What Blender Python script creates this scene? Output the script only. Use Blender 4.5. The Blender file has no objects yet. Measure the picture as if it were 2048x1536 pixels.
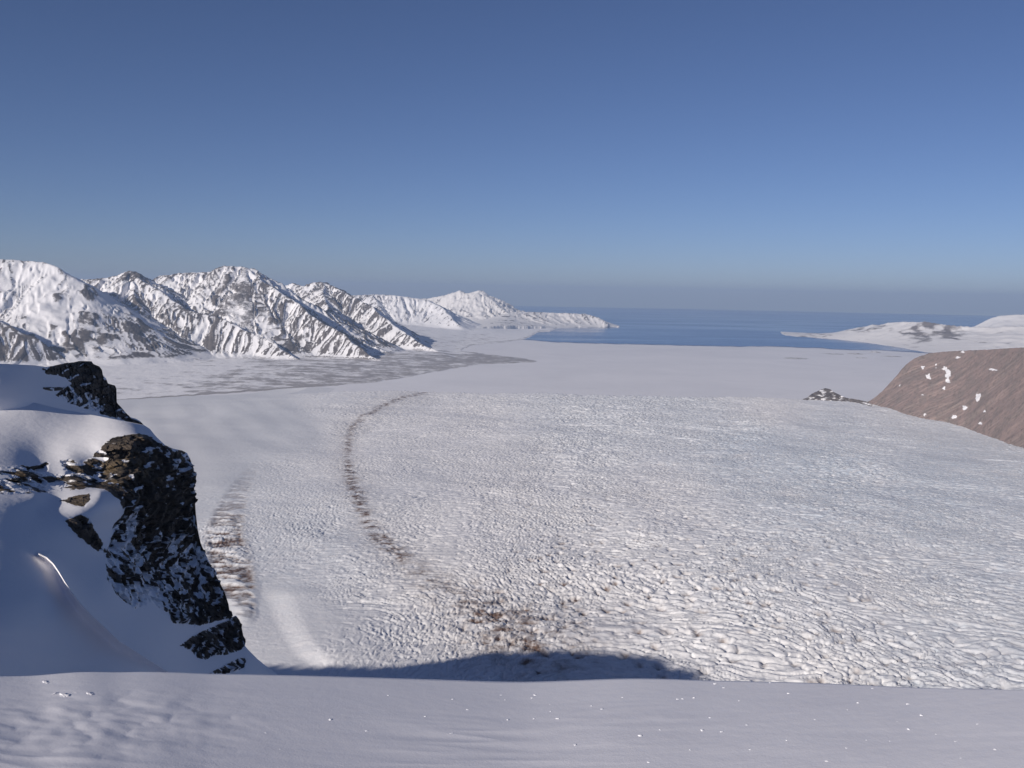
import bpy, math, random
import numpy as np
from mathutils import Matrix, Vector

random.seed(7)
DEBUG = 0
SC = bpy.context.scene
COL = SC.collection
PI = math.pi

# ------------------------------------------------------------------ camera model
# units are metres, the camera stands at the origin, z = 0 is eye level, the fjord lies at -700
F, CX, CY = 1913.0, 1024.0, 768.0
PITCH = math.atan((768 - 585) / F)
ROLL = math.radians(1.0)
SEA_Z = -700.0
fwd = np.array([0.0, math.cos(PITCH), -math.sin(PITCH)])
u0 = np.array([0.0, math.sin(PITCH), math.cos(PITCH)])
r0 = np.array([1.0, 0.0, 0.0])
RIGHT = math.cos(ROLL) * r0 + math.sin(ROLL) * u0
UP = -math.sin(ROLL) * r0 + math.cos(ROLL) * u0

def ray(u, v):
    u = np.asarray(u, float); v = np.asarray(v, float)
    a = (u - CX) / F; b = -(v - CY) / F
    return fwd + a[..., None] * RIGHT + b[..., None] * UP

def at_r(u, v, r):
    """point seen in direction (u, v) at horizontal distance r"""
    d = ray(u, v)
    return d * (np.asarray(r, float) / np.hypot(d[..., 0], d[..., 1]))[..., None]

def at_z(u, v, z):
    d = ray(u, v)
    return d * (z / d[..., 2])[..., None]

def project(P):
    w = P @ fwd
    w = np.where(w < 1e-6, 1e-6, w)
    return CX + F * (P @ RIGHT) / w, CY - F * (P @ UP) / w

# ------------------------------------------------------------------ sun
SUN_AZ, SUN_EL = math.radians(220), math.radians(22)      # from behind the left shoulder
TO_SUN = np.array([math.sin(SUN_AZ) * math.cos(SUN_EL), math.cos(SUN_AZ) * math.cos(SUN_EL), math.sin(SUN_EL)])

# ------------------------------------------------------------------ noise
def _h(ix, iy, iz, seed):
    h = (ix.astype(np.int64) * 374761393 + iy.astype(np.int64) * 668265263 + iz * 1274126177 + seed * 974634777) & 0xFFFFFFFF
    h = ((h ^ (h >> 13)) * 1274126177) & 0xFFFFFFFF
    h = ((h ^ (h >> 16)) * 2246822519) & 0xFFFFFFFF
    return h ^ (h >> 15)

def _f(t): return t * t * t * (t * (t * 6 - 15) + 10)

def pn2(x, y, seed=0):
    x = np.asarray(x, float); y = np.asarray(y, float)
    ix = np.floor(x); iy = np.floor(y); fx = x - ix; fy = y - iy
    ix = ix.astype(np.int64); iy = iy.astype(np.int64)
    def g(i, j):
        a = _h(ix + i, iy + j, 0, seed) * (2 * PI / 4294967296.0)
        return np.cos(a) * (fx - i) + np.sin(a) * (fy - j)
    ux, uy = _f(fx), _f(fy)
    a = g(0, 0); b = g(1, 0); c = g(0, 1); d = g(1, 1)
    return 1.5 * ((a * (1 - ux) + b * ux) * (1 - uy) + (c * (1 - ux) + d * ux) * uy)

def vn3(x, y, z, seed=0):
    ix = np.floor(x); iy = np.floor(y); iz = np.floor(z)
    fx, fy, fz = _f(x - ix), _f(y - iy), _f(z - iz)
    ix = ix.astype(np.int64); iy = iy.astype(np.int64); iz = iz.astype(np.int64)
    def g(i, j, k): return _h(ix + i, iy + j, iz + k, seed) * (2 / 4294967296.0) - 1
    o = 0
    for i in (0, 1):
        for j in (0, 1):
            for k in (0, 1):
                o = o + g(i, j, k) * (fx if i else 1 - fx) * (fy if j else 1 - fy) * (fz if k else 1 - fz)
    return o

def fbm2(x, y, oct=4, seed=0, gain=0.5):
    o = 0; a = 1; s = 0
    for i in range(oct):
        o = o + a * pn2(x * 2 ** i + 13.7 * i, y * 2 ** i - 7.1 * i, seed + i); s += a; a *= gain
    return o / s

def fbm3(x, y, z, oct=4, seed=0, gain=0.5):
    o = 0; a = 1; s = 0
    for i in range(oct):
        o = o + a * vn3(x * 2 ** i + 5.3 * i, y * 2 ** i + 1.7 * i, z * 2 ** i, seed + i); s += a; a *= gain
    return o / s

def worley2(x, y, seed=0):
    """F1, F2 and a random value of the nearest cell"""
    ix = np.floor(x); iy = np.floor(y); fx = x - ix; fy = y - iy
    ix = ix.astype(np.int64); iy = iy.astype(np.int64)
    f1 = np.full(x.shape, 9.0); f2 = np.full(x.shape, 9.0); idv = np.zeros(x.shape)
    for i in (-1, 0, 1):
        for j in (-1, 0, 1):
            h = _h(ix + i, iy + j, 0, seed)
            px = (h & 0xFFFF) / 65536.0; py = (h >> 16) / 65536.0
            d = np.hypot(i + px - fx, j + py - fy)
            near = d < f1
            f2 = np.where(near, f1, np.minimum(f2, d))
            idv = np.where(near, ((h >> 7) & 0xFFFF) / 65536.0, idv)
            f1 = np.where(near, d, f1)
    return f1, f2, idv

def cell3(x, y, z, seed=0):
    """random value of the nearest cell centre in 3-D: blocks"""
    ix = np.floor(x); iy = np.floor(y); iz = np.floor(z)
    fx, fy, fz = x - ix, y - iy, z - iz
    ix = ix.astype(np.int64); iy = iy.astype(np.int64); iz = iz.astype(np.int64)
    best = np.full(x.shape, 9.0); val = np.zeros(x.shape)
    for i in (-1, 0, 1):
        for j in (-1, 0, 1):
            for k in (-1, 0, 1):
                h = _h(ix + i, iy + j, iz + k, seed)
                d = (i + (h & 1023) / 1024.0 - fx) ** 2 + (j + ((h >> 10) & 1023) / 1024.0 - fy) ** 2 + (k + ((h >> 20) & 1023) / 1024.0 - fz) ** 2
                n = d < best
                val = np.where(n, ((h >> 5) & 0xFFFF) / 65536.0, val); best = np.where(n, d, best)
    return val

def sst(a, b, x):
    t = np.clip((x - a) / (b - a), 0, 1); return t * t * (3 - 2 * t)

def lerp(a, b, t): return a + (b - a) * t

def idw(pts, u, v, p=3.0, sv=1.0):
    num = 0; den = 0
    for (a, b, w) in pts:
        q = ((u - a) ** 2 + ((v - b) * sv) ** 2 + 60) ** (-p / 2)
        num = num + q * w; den = den + q
    return num / den

def tps(pts, u, v, sc=300.0, smooth=1e-3):
    P = np.array(pts, float); X = P[:, :2] / sc; n = len(X)
    def k(d2): return 0.5 * d2 * np.log(d2 + 1e-9)
    D = ((X[:, None] - X[None]) ** 2).sum(-1)
    A = np.zeros((n + 3, n + 3)); A[:n, :n] = k(D) + smooth * np.eye(n)
    A[:n, n] = 1; A[:n, n + 1:] = X; A[n, :n] = 1; A[n + 1:, :n] = X.T
    w = np.linalg.solve(A, np.concatenate([P[:, 2], np.zeros(3)]))
    uu = u / sc; vv = v / sc
    o = w[n] + w[n + 1] * uu + w[n + 2] * vv
    for i in range(n):
        o = o + w[i] * k((uu - X[i, 0]) ** 2 + (vv - X[i, 1]) ** 2)
    return o

def poly_sdf(poly, u, v):
    """signed distance to a polygon, negative inside"""
    P = np.array(poly, float); n = len(P)
    d = np.full(u.shape, 1e9); ins = np.zeros(u.shape, bool)
    for i in range(n):
        a = P[i]; b = P[(i + 1) % n]; e = b - a
        t = np.clip(((u - a[0]) * e[0] + (v - a[1]) * e[1]) / (e @ e + 1e-9), 0, 1)
        d = np.minimum(d, np.hypot(u - a[0] - t * e[0], v - a[1] - t * e[1]))
        c = ((a[1] > v) != (b[1] > v))
        with np.errstate(divide='ignore', invalid='ignore'):
            x = (b[0] - a[0]) * (v - a[1]) / (b[1] - a[1] + 1e-12) + a[0]
        ins ^= c & (u < x)
    return np.where(ins, -d, d)

def line_dist(line, u, v, vs=1.0):
    """distance to a polyline and the third value carried along it"""
    d = np.full(u.shape, 1e9); w = np.zeros(u.shape)
    for i in range(len(line) - 1):
        a = np.array(line[i], float); b = np.array(line[i + 1], float)
        ex, ey = b[0] - a[0], (b[1] - a[1]) * vs
        t = np.clip(((u - a[0]) * ex + (v - a[1]) * vs * ey) / (ex * ex + ey * ey + 1e-9), 0, 1)
        q = np.hypot(u - a[0] - t * ex, (v - a[1]) * vs - t * ey)
        n = q < d
        w = np.where(n, a[2] + t * (b[2] - a[2]), w); d = np.where(n, q, d)
    return d, w

# ------------------------------------------------------------------ mesh helpers
def tag(o, label=None, cat=None, group=None, kind=None):
    if label: o['label'] = label
    if cat: o['category'] = cat
    if group: o['group'] = group
    if kind: o['kind'] = kind
    return o

def mesh_obj(name, V, Q, mat, attrs=None, parent=None, smooth=True):
    me = bpy.data.meshes.new(name)
    V = np.asarray(V, np.float32); Q = np.asarray(Q, np.int32)
    k = Q.shape[1]
    me.vertices.add(len(V)); me.vertices.foreach_set('co', V.ravel())
    me.loops.add(Q.size); me.loops.foreach_set('vertex_index', Q.ravel())
    me.polygons.add(len(Q)); me.polygons.foreach_set('loop_start', np.arange(0, Q.size, k, dtype=np.int32))
    me.polygons.foreach_set('use_smooth', np.full(len(Q), smooth))
    for n, a in (attrs or {}).items():
        at = me.attributes.new(n, 'FLOAT', 'POINT'); at.data.foreach_set('value', np.asarray(a, np.float32).ravel())
    me.update(calc_edges=True)
    me.materials.append(mat)
    o = bpy.data.objects.new(name, me); COL.objects.link(o)
    if parent: o.parent = parent
    return o

def grid_quads(nr, nc, wrap=False):
    i = np.arange(nr - 1)[:, None]; j = np.arange(nc if wrap else nc - 1)[None]
    j2 = (j + 1) % nc
    return np.stack([i * nc + j, i * nc + j2, (i + 1) * nc + j2, (i + 1) * nc + j], -1).reshape(-1, 4)

def sub_mesh(name, V, Q, sel, mat, attrs, smooth=True):
    q = Q[sel]
    used, inv = np.unique(q.ravel(), return_inverse=True)
    return mesh_obj(name, V[used], inv.reshape(-1, 4), mat, {k: a.ravel()[used] for k, a in attrs.items()}, smooth=smooth)

# ------------------------------------------------------------------ materials
class NT:
    def __init__(self, name):
        self.m = bpy.data.materials.new(name); self.m.use_nodes = True
        self.t = self.m.node_tree; self.t.nodes.clear()
        self.out = self.n('ShaderNodeOutputMaterial'); self.b = self.n('ShaderNodeBsdfPrincipled')
        self.l(self.b.outputs[0], self.out.inputs[0])
        self.pos = None
    def n(self, t, **kw):
        x = self.t.nodes.new(t)
        for k, v in kw.items(): setattr(x, k, v)
        return x
    def l(self, a, b): self.t.links.new(a, b)
    def attr(self, name): return self.n('ShaderNodeAttribute', attribute_name=name).outputs['Fac']
    def noise(self, scale, detail=4, rough=0.55, dist=0.0, stretch=(1, 1, 1)):
        if self.pos is None:
            self.pos = self.n('ShaderNodeTexCoord').outputs['Object']
        mp = self.n('ShaderNodeMapping'); mp.inputs['Scale'].default_value = [scale * s for s in stretch]
        self.l(self.pos, mp.inputs['Vector'])
        x = self.n('ShaderNodeTexNoise'); x.inputs['Scale'].default_value = 1; x.inputs['Detail'].default_value = detail
        x.inputs['Roughness'].default_value = rough; x.inputs['Distortion'].default_value = dist
        self.l(mp.outputs[0], x.inputs['Vector']); return x.outputs['Fac']
    def math(self, op, a, b=0.0, c=None, clamp=False):
        x = self.n('ShaderNodeMath', operation=op, use_clamp=clamp)
        for i, q in enumerate((a, b, c)):
            if q is None: continue
            if isinstance(q, (int, float)): x.inputs[i].default_value = q
            else: self.l(q, x.inputs[i])
        return x.outputs[0]
    def ramp(self, f, lo, hi, a=0.0, b=1.0):
        x = self.n('ShaderNodeMapRange', interpolation_type='SMOOTHSTEP')
        self.l(f, x.inputs[0]); x.inputs[1].default_value = lo; x.inputs[2].default_value = hi
        x.inputs[3].default_value = a; x.inputs[4].default_value = b; return x.outputs[0]
    def mix(self, f, a, b):
        x = self.n('ShaderNodeMix', data_type='RGBA')
        if isinstance(f, float): x.inputs[0].default_value = f
        else: self.l(f, x.inputs[0])
        for q, i in ((a, 6), (b, 7)):
            if isinstance(q, tuple): x.inputs[i].default_value = (*q, 1)
            else: self.l(q, x.inputs[i])
        return x.outputs[2]
    def done(self, col, rough=0.6, spec=0.2, bumps=()):
        if isinstance(col, tuple): self.b.inputs['Base Color'].default_value = (*col, 1)
        else: self.l(col, self.b.inputs['Base Color'])
        if isinstance(rough, float): self.b.inputs['Roughness'].default_value = rough
        else: self.l(rough, self.b.inputs['Roughness'])
        self.b.inputs['Specular IOR Level'].default_value = spec
        prev = None
        for h, strength, dist in bumps:
            x = self.n('ShaderNodeBump'); x.inputs['Strength'].default_value = strength; x.inputs['Distance'].default_value = dist
            self.l(h, x.inputs['Height'])
            if prev: self.l(prev, x.inputs['Normal'])
            prev = x.outputs[0]
        if prev: self.l(prev, self.b.inputs['Normal'])
        return self.m

SNOW = (0.86, 0.845, 0.865)

def mat_glacier():
    t = NT('glacier_ice')
    n1 = t.noise(0.004, 5); n2 = t.noise(0.05, 4)
    c = t.mix(t.ramp(n1, 0.35, 0.7), (0.88, 0.855, 0.85), (0.83, 0.81, 0.82))
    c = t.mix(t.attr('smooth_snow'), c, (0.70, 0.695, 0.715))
    ice = t.math('MULTIPLY', t.attr('ice'), t.ramp(n2, 0.3, 0.7, 0.4, 1.0))
    c = t.mix(ice, c, (0.50, 0.585, 0.68))
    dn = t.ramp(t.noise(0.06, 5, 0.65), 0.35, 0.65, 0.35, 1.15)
    d = t.math('MULTIPLY', t.attr('dirt_pit_shade'), dn, clamp=True)
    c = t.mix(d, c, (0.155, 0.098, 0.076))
    return t.done(c, 0.65, 0.15, [(t.noise(0.12, 5, 0.6), 0.4, 2.0)])

def mat_snow_rock(name, rock_a, rock_b, scale, bump=4.0, snow=SNOW, crisp=0.16, gain=1.0):
    t = NT(name)
    n = t.noise(scale, 6, 0.65)
    r = t.math('ADD', t.attr('rock'), t.math('MULTIPLY', t.math('SUBTRACT', n, 0.5), 0.75 * gain))
    m = t.ramp(r, 0.5 - crisp, 0.5 + crisp)
    rc = t.mix(t.ramp(t.noise(scale * 0.6, 5, 0.6), 0.35, 0.65), rock_a, rock_b)
    c = t.mix(m, snow, rc)
    return t.done(c, 0.8, 0.15, [(t.noise(scale * 0.8, 6, 0.65), 0.6, bump)])

def mat_cliff():
    t = NT('cliff_rock')
    n = t.noise(0.55, 6, 0.7); n3 = t.noise(0.12, 4)
    r = t.math('ADD', t.attr('rock'), t.math('MULTIPLY', t.math('SUBTRACT', n, 0.5), 0.55))
    m = t.ramp(r, 0.44, 0.56)
    a = t.mix(t.ramp(t.noise(0.35, 6, 0.65), 0.35, 0.65), (0.045, 0.039, 0.036), (0.115, 0.092, 0.072))
    a = t.mix(t.math('MULTIPLY', t.ramp(n3, 0.45, 0.65), t.attr('warm')), a, (0.20, 0.145, 0.085))
    band = t.noise(0.5, 4, 0.6, 0.3, (0.12, 0.12, 1.6))
    a = t.mix(t.ramp(band, 0.46, 0.62, 0.0, 0.7), a, (0.15, 0.115, 0.088))
    lich = t.ramp(t.noise(0.9, 4, 0.6), 0.6, 0.72, 0.0, 0.55)
    a = t.mix(lich, a, (0.075, 0.078, 0.05))
    c = t.mix(m, SNOW, a)
    h = t.math('MULTIPLY', t.noise(1.1, 6, 0.7, stretch=(1, 1, 2.2)), m)
    return t.done(c, 0.8, 0.2, [(h, 0.9, 1.0), (t.noise(0.25, 3), 0.25, 0.6), (t.noise(1.3, 5, 0.6, 0.0, (1, 0.5, 1)), 0.3, 0.12)])

def mat_plain():
    t = NT('coastal_gravel')
    n = t.noise(0.004, 6, 0.7, 1.0); n2 = t.noise(0.015, 5, 0.65)
    r = t.math('ADD', t.attr('rock'), t.math('MULTIPLY', t.math('SUBTRACT', t.math('ADD', n, n2), 1.0), 1.7))
    m = t.ramp(r, 0.3, 1.0, 0.0, 0.75)
    return t.done(t.mix(m, SNOW, (0.20, 0.175, 0.17)), 0.85, 0.1, [(n2, 0.6, 12.0)])

def mat_fast_ice():
    t = NT('sea_ice')
    n = t.noise(0.0009, 5, 0.6, 0.6, (1, 1, 1)); n2 = t.noise(0.006, 5)
    c = t.mix(t.ramp(n, 0.35, 0.7), (0.86, 0.84, 0.86), (0.79, 0.775, 0.80))
    c = t.mix(t.ramp(n2, 0.55, 0.8, 0.0, 0.25), c, (0.62, 0.62, 0.66))
    return t.done(c, 0.6, 0.2, [(n2, 0.15, 3.0)])

def mat_sea():
    t = NT('sea_water')
    n = t.noise(0.0006, 4, 0.6, 0.8, (0.35, 1, 1))
    c = t.mix(t.ramp(n, 0.35, 0.65), (0.055, 0.145, 0.34), (0.075, 0.17, 0.37))
    t.b.inputs['IOR'].default_value = 1.33
    return t.done(c, t.ramp(n, 0.35, 0.65, 0.14, 0.26), 0.5, [(t.noise(0.02, 4), 0.25, 2.0)])

def mat_hill():
    t = NT('brown_hill')
    n = t.noise(0.010, 6, 0.65); n2 = t.noise(0.05, 5, 0.65)
    c = t.mix(t.ramp(n, 0.35, 0.65), (0.30, 0.225, 0.205), (0.225, 0.185, 0.17))
    c = t.mix(t.ramp(n2, 0.48, 0.7, 0.0, 0.7), c, (0.125, 0.105, 0.095))
    s = t.math('ADD', t.attr('snow'), t.math('MULTIPLY', t.math('SUBTRACT', n2, 0.5), 0.5))
    c = t.mix(t.ramp(s, 0.42, 0.6), c, SNOW)
    return t.done(c, 0.85, 0.1, [(n2, 0.5, 6.0), (n, 0.3, 8.0)])

def mat_near_snow():
    t = NT('wind_packed_snow')
    n = t.noise(0.9, 5, 0.6, 0.5, (0.5, 1, 1)); n2 = t.noise(16, 4, 0.6); n3 = t.noise(90, 3, 0.6)
    c = t.mix(t.ramp(n, 0.3, 0.7), (0.82, 0.81, 0.85), (0.78, 0.77, 0.815))
    return t.done(c, t.ramp(n2, 0.3, 0.7, 0.45, 0.65), 0.3, [(n, 0.2, 0.05), (n2, 0.15, 0.010), (n3, 0.3, 0.003)])

def mat_glint_bit():  # pale lumps that stand in for glints on the snow
    t = NT('glint_bit')
    return t.done((0.90, 0.90, 0.93), 0.3, 0.5)

M_GLAC = mat_glacier()
M_MTN = mat_snow_rock('mountain_snow_and_rock', (0.095, 0.082, 0.078), (0.15, 0.13, 0.122), 0.05, gain=1.0)
M_FAR = mat_snow_rock('peninsula_snow_and_rock', (0.16, 0.13, 0.12), (0.22, 0.19, 0.17), 0.006, snow=(0.83, 0.80, 0.79))
M_CLIFF = mat_cliff(); M_PLAIN = mat_plain(); M_ICE = mat_fast_ice(); M_SEA = mat_sea()
M_HILL = mat_hill(); M_NEAR = mat_near_snow(); M_BIT = mat_glint_bit()

# ------------------------------------------------------------------ sea and frozen fjord
def disc(name, R, z, mat):
    n = 96; a = np.linspace(0, 2 * PI, n, endpoint=False)
    rr = np.array([0.0, 3000, 8000, 12000, 16000, 20000, 26000, 34000, 42000, R])
    V = [[0, 0, z]]; Q = []
    V = np.concatenate([[[r * math.sin(q), r * math.cos(q), z] for q in a] for r in rr[1:]])
    Q = grid_quads(len(rr) - 1, n, wrap=True)
    return mesh_obj(name, V, Q, mat)
tag(disc('sea', 50500, SEA_Z - 1.2, M_SEA), 'open blue water of the fjord beyond the ice edge', 'sea', kind='structure')

edge = [(-500, 690), (300, 684), (700, 676), (1000, 676), (1060, 679), (1110, 683.5), (1200, 686.5), (1300, 688.5), (1400, 691), (1480, 692.5), (1560, 692), (1600, 694.5),
        (1640, 695.5), (1690, 699), (1760, 699.5), (1800, 702), (1850, 705), (1900, 707), (2000, 712), (2300, 720)]
eu = np.linspace(-500, 2300, 520)
ev = np.interp(eu, [e[0] for e in edge], [e[1] for e in edge]) + 0.7 * pn2(eu / 25, eu * 0, 3) + 0.35 * pn2(eu / 7, eu * 0, 4)
E = at_z(eu, ev, SEA_Z)
nr_ = 40
near = np.stack([E[:, 0] * 0.38, np.full(len(E), 4600.0), np.full(len(E), SEA_Z)], -1)
s = np.linspace(0, 1, nr_)[:, None, None]
G = near[None] * (1 - s) + E[None] * s
lip = E.copy(); lip[:, 2] -= 1.1
V = np.concatenate([G.reshape(-1, 3), lip])
tag(mesh_obj('frozen_fjord_water', V, grid_quads(nr_ + 1, len(E)), M_ICE), 'flat snow covered sea ice between glacier front and open water', 'sea ice', kind='structure')

# ------------------------------------------------------------------ glacier
def glacier_base(x, y):
    r = np.hypot(x, y)
    z = -645 + 108 * sst(6400, 1200, r)
    z = z - 44 * sst(-900, -2300, x) * sst(2600, 5200, r)
    z = z + 14 * fbm2(x / 900, y / 900, 3, 40)
    return z

MORAINE = [(852, 785, 2.5), (800, 797, 4), (760, 815, 5), (725, 835, 6), (705, 855, 8), (696, 885, 8), (694, 920, 9), (700, 950, 12), (712, 985, 14),
           (725, 1020, 12), (742, 1055, 13), (768, 1085, 16), (800, 1110, 18), (830, 1140, 22), (865, 1165, 26), (905, 1195, 34), (945, 1220, 42),
           (985, 1245, 50), (1030, 1265, 60), (1090, 1285, 70), (1180, 1300, 60)]
MOR_K = [(850, 787, .75), (760, 815, .75), (700, 870, .7), (694, 920, .75), (705, 960, 1.25), (712, 990, 1.25), (728, 1030, 1.0), (750, 1065, 1.0), (790, 1105, .8),
         (830, 1140, .5), (900, 1200, .45), (1000, 1250, .75), (1060, 1265, .7), (1150, 1290, .35), (1250, 1300, .1)]
LEFT_MOR = [(505, 940, 14), (478, 985, 24), (458, 1030, 34), (450, 1070, 42), (455, 1110, 46), (468, 1150, 44), (482, 1190, 36), (492, 1225, 22)]
AMP = [(300, 850, .02), (400, 900, .05), (500, 850, .05), (450, 950, .10), (560, 830, .08), (600, 870, .16), (650, 798, .45), (700, 850, .6), (620, 950, .45),
       (540, 1000, .4), (640, 1050, .65), (800, 850, .55), (800, 950, .55), (850, 1050, .6), (1000, 850, .65), (1200, 820, 1.0), (1150, 900, 1.0),
       (1000, 1000, .85), (1300, 1000, .9), (1200, 1150, 1.2), (1400, 1200, 1.35), (1500, 850, .9), (1600, 825, .5), (1700, 850, .6), (1700, 950, 1.0),
       (1900, 910, .4), (1900, 1000, .8), (1900, 1200, .9), (1700, 1300, 1.25), (1000, 1250, 1.1), (800, 1250, .7), (625, 1250, .12), (560, 1200, .08),
       (680, 1320, .3), (600, 1330, .06), (510, 1250, .12), (530, 1100, .35), (450, 1100, .7), (730, 1180, .8), (420, 1000, .2)]
ICE = [(300, 900, .05), (700, 900, .12), (900, 850, .1), (1200, 830, .45), (1350, 850, .5), (1500, 890, .75), (1650, 930, .8), (1850, 980, .7), (1950, 1100, .55),
       (1700, 860, .55), (1550, 815, .1), (1750, 830, .3), (1300, 1000, .15), (1000, 1000, .08), (1200, 1200, .12), (1700, 1200, .3), (1600, 1350, .15), (620, 1060, .4),
       (900, 1100, .08), (600, 1000, .3), (1900, 1300, .45), (1000, 1250, 0.02)]

def build_glacier():
    az = np.radians(np.linspace(-36, 35, 1340))
    rs = [900.0]
    while rs[-1] < 7150: rs.append(rs[-1] + (9 if rs[-1] < 1250 else 3.1 + (rs[-1] - 1250) / 5400 * 5.2))
    rs = np.array(rs)
    A, R = np.meshgrid(az, rs); X = R * np.sin(A); Y = R * np.cos(A)
    Z = glacier_base(X, Y)
    U, Vp = project(np.stack([X, Y, Z], -1))
    amp = np.clip(idw(AMP, U, Vp, 3.0, 1.6), 0, 2)
    # crevasses: warped blocks cut by transverse cracks
    wx = X + 12 * pn2(X / 60, Y / 60, 50) + 5 * pn2(X / 20, Y / 20, 51)
    wy = Y + 12 * pn2(X / 60, Y / 60, 52) + 5 * pn2(X / 20, Y / 20, 53)
    big = fbm2(X / 240, Y / 240, 3, 60)
    patch = sst(-0.35, 0.35, fbm2(X / 420 + 9, Y / 420, 3, 61))
    th = 0.5 * pn2(X / 500, Y / 500, 59)
    ax = wx * np.cos(th) + wy * np.sin(th); ay = wy * np.cos(th) - wx * np.sin(th)
    r1 = 1 - np.abs(pn2(ax / 34, ay / 18, 54)) * 2
    r2 = 1 - np.abs(pn2(ax / 19 + 50, ay / 12, 55)) * 2
    r3 = 1 - np.abs(pn2(ax / 90, ay / 34, 63)) * 2
    c1 = sst(-.1, -.75, r1)
    f1, f2, idv = worley2(wx / 24, wy / 18, 56)
    fine = fbm2(wx / 13, wy / 8, 3, 57)
    h = lerp(.75, 1.05, patch) * (2.0 * r1 + 1.3 * r2 + 0.5 * r3 + 1.7 * (idv - .5)) + 1.0 * fine - 1.5
    # scattered deep pits where the ice is broken most
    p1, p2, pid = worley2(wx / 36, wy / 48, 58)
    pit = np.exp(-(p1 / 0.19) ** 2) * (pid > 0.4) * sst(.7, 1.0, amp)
    h = h - 4 * pit - 2.8 * np.exp(-(np.abs(pn2(ax / 44, ay / 21, 64)) / .07) ** 2)
    far = sst(2200, 5600, R)
    h = h * lerp(1.0, 1.5, far) + far * 4.4 * (1 - 2 * np.abs(pn2(ax / 85, ay / 48, 65))) * lerp(.6, 1.1, patch)
    edge_mask = np.ones_like(h)
    Z = Z + amp * h + 9 * big * np.clip(amp, .15, 1)
    # smooth wind-blown snow and low flow ridges on the side glacier at the left
    Z = Z + (1 - np.clip(amp * 2, 0, 1)) * 3.0 * pn2(X / 130 + Y / 300, Y / 900 - X / 700, 62)
    ul = np.interp(Vp, [1170, 1200, 1260, 1310, 1345], [522, 532, 556, 588, 640])
    on = sst(1165, 1200, Vp)
    Z = Z + on * 7 * sst(-4, 60, U - ul) * sst(260, 60, U - ul)
    # moraine debris, and shade of the pits painted in as dark dots
    d, w = line_dist(MORAINE, U, Vp)
    kk = idw(MOR_K, U, Vp, 4)
    dirt_pit_shade = kk * np.exp(-(d / (w * 0.95)) ** 2) * sst(-0.45, 0.35, pn2(X / 45, Y / 38, 70) + 0.5 * pn2(X / 20, Y / 17, 71))
    halo = 0.17 * np.exp(-(d / (w * 2.4 + 12)) ** 2)
    d2, w2 = line_dist(LEFT_MOR, U, Vp)
    stripes = sst(-0.25, 0.30, pn2(X / 75 + Y / 160, Y / 34, 72) + 0.5 * pn2(X / 25, Y / 13, 73) + 0.15)
    left = 1.0 * sst(1.15, .55, d2 / w2) * stripes * np.interp(Vp, [930, 1000, 1070, 1180, 1240], [.05, .4, 1.0, 1.0, .2])
    Z = Z + sst(960, 1080, Vp) * 4 * sst(1.3, .2, d2 / w2) - 4 * left * sst(1.15, .55, d2 / w2)
    dirt_pit_shade = np.clip(1.15 * dirt_pit_shade + halo + 1.1 * left, 0, 1)
    dirt_pit_shade = np.clip(dirt_pit_shade + 1.0 * pit * idw([(1100, 1100, 1), (1200, 1150, 1), (1400, 1200, .9), (1500, 1150, .8), (1600, 1250, .8), (1700, 1300, .7), (1300, 1050, .6), (1000, 1250, .8), (1900, 1250, .2), (1200, 900, .2), (1500, 900, .5), (800, 1000, .1), (1800, 950, .5), (1250, 830, .4), (1500, 1000, .15)], U, Vp, 3, 1.6), 0, 1)  # dark dots in the pits imitate the shade of the holes by colour
    ice = np.clip(idw(ICE, U, Vp, 3, 1.6), 0, 1) * sst(-0.6, 0.4, big + 0.5) + 0.25 * c1 * amp
    # terminus
    front = 6100 + 55 * fbm2(X / 350, X * 0, 4, 80) + 25 * pn2(X / 60, Y * 0, 81)
    fall = sst(front, front + 22, Y)
    leftm = sst(-950, -1900, X)
    Z = lerp(Z, np.where(leftm > 0, lerp(-716, -702, leftm), -716.0), np.maximum(fall * (1 - leftm), leftm * sst(5600, 6700, R)))
    Z = lerp(Z, -716, sst(6800, 7100, R))
    P = np.stack([X, Y, Z], -1)
    o = mesh_obj('glacier_field', P.reshape(-1, 3), grid_quads(len(rs), len(az)), M_GLAC, {'dirt_pit_shade': dirt_pit_shade, 'ice': np.clip(ice, 0, 1), 'smooth_snow': sst(.5, .05, amp) * sst(1300, 1000, Vp)})
    tag(o, 'wide crevassed glacier filling the valley below, with a dark medial moraine', 'glacier', kind='structure')
build_glacier()

# ------------------------------------------------------------------ mountains across the fjord
COAST = [(-400, 822), (200, 806), (260, 800), (400, 790), (520, 782), (640, 773), (740, 766), (800, 757), (880, 742), (960, 729), (1060, 725), (1078, 722.5),
         (1086, 712), (1088, 690), (1092, 668), (1112, 656.5), (1180, 655), (1238, 654), (1246, 640), (1300, 610)]
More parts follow.
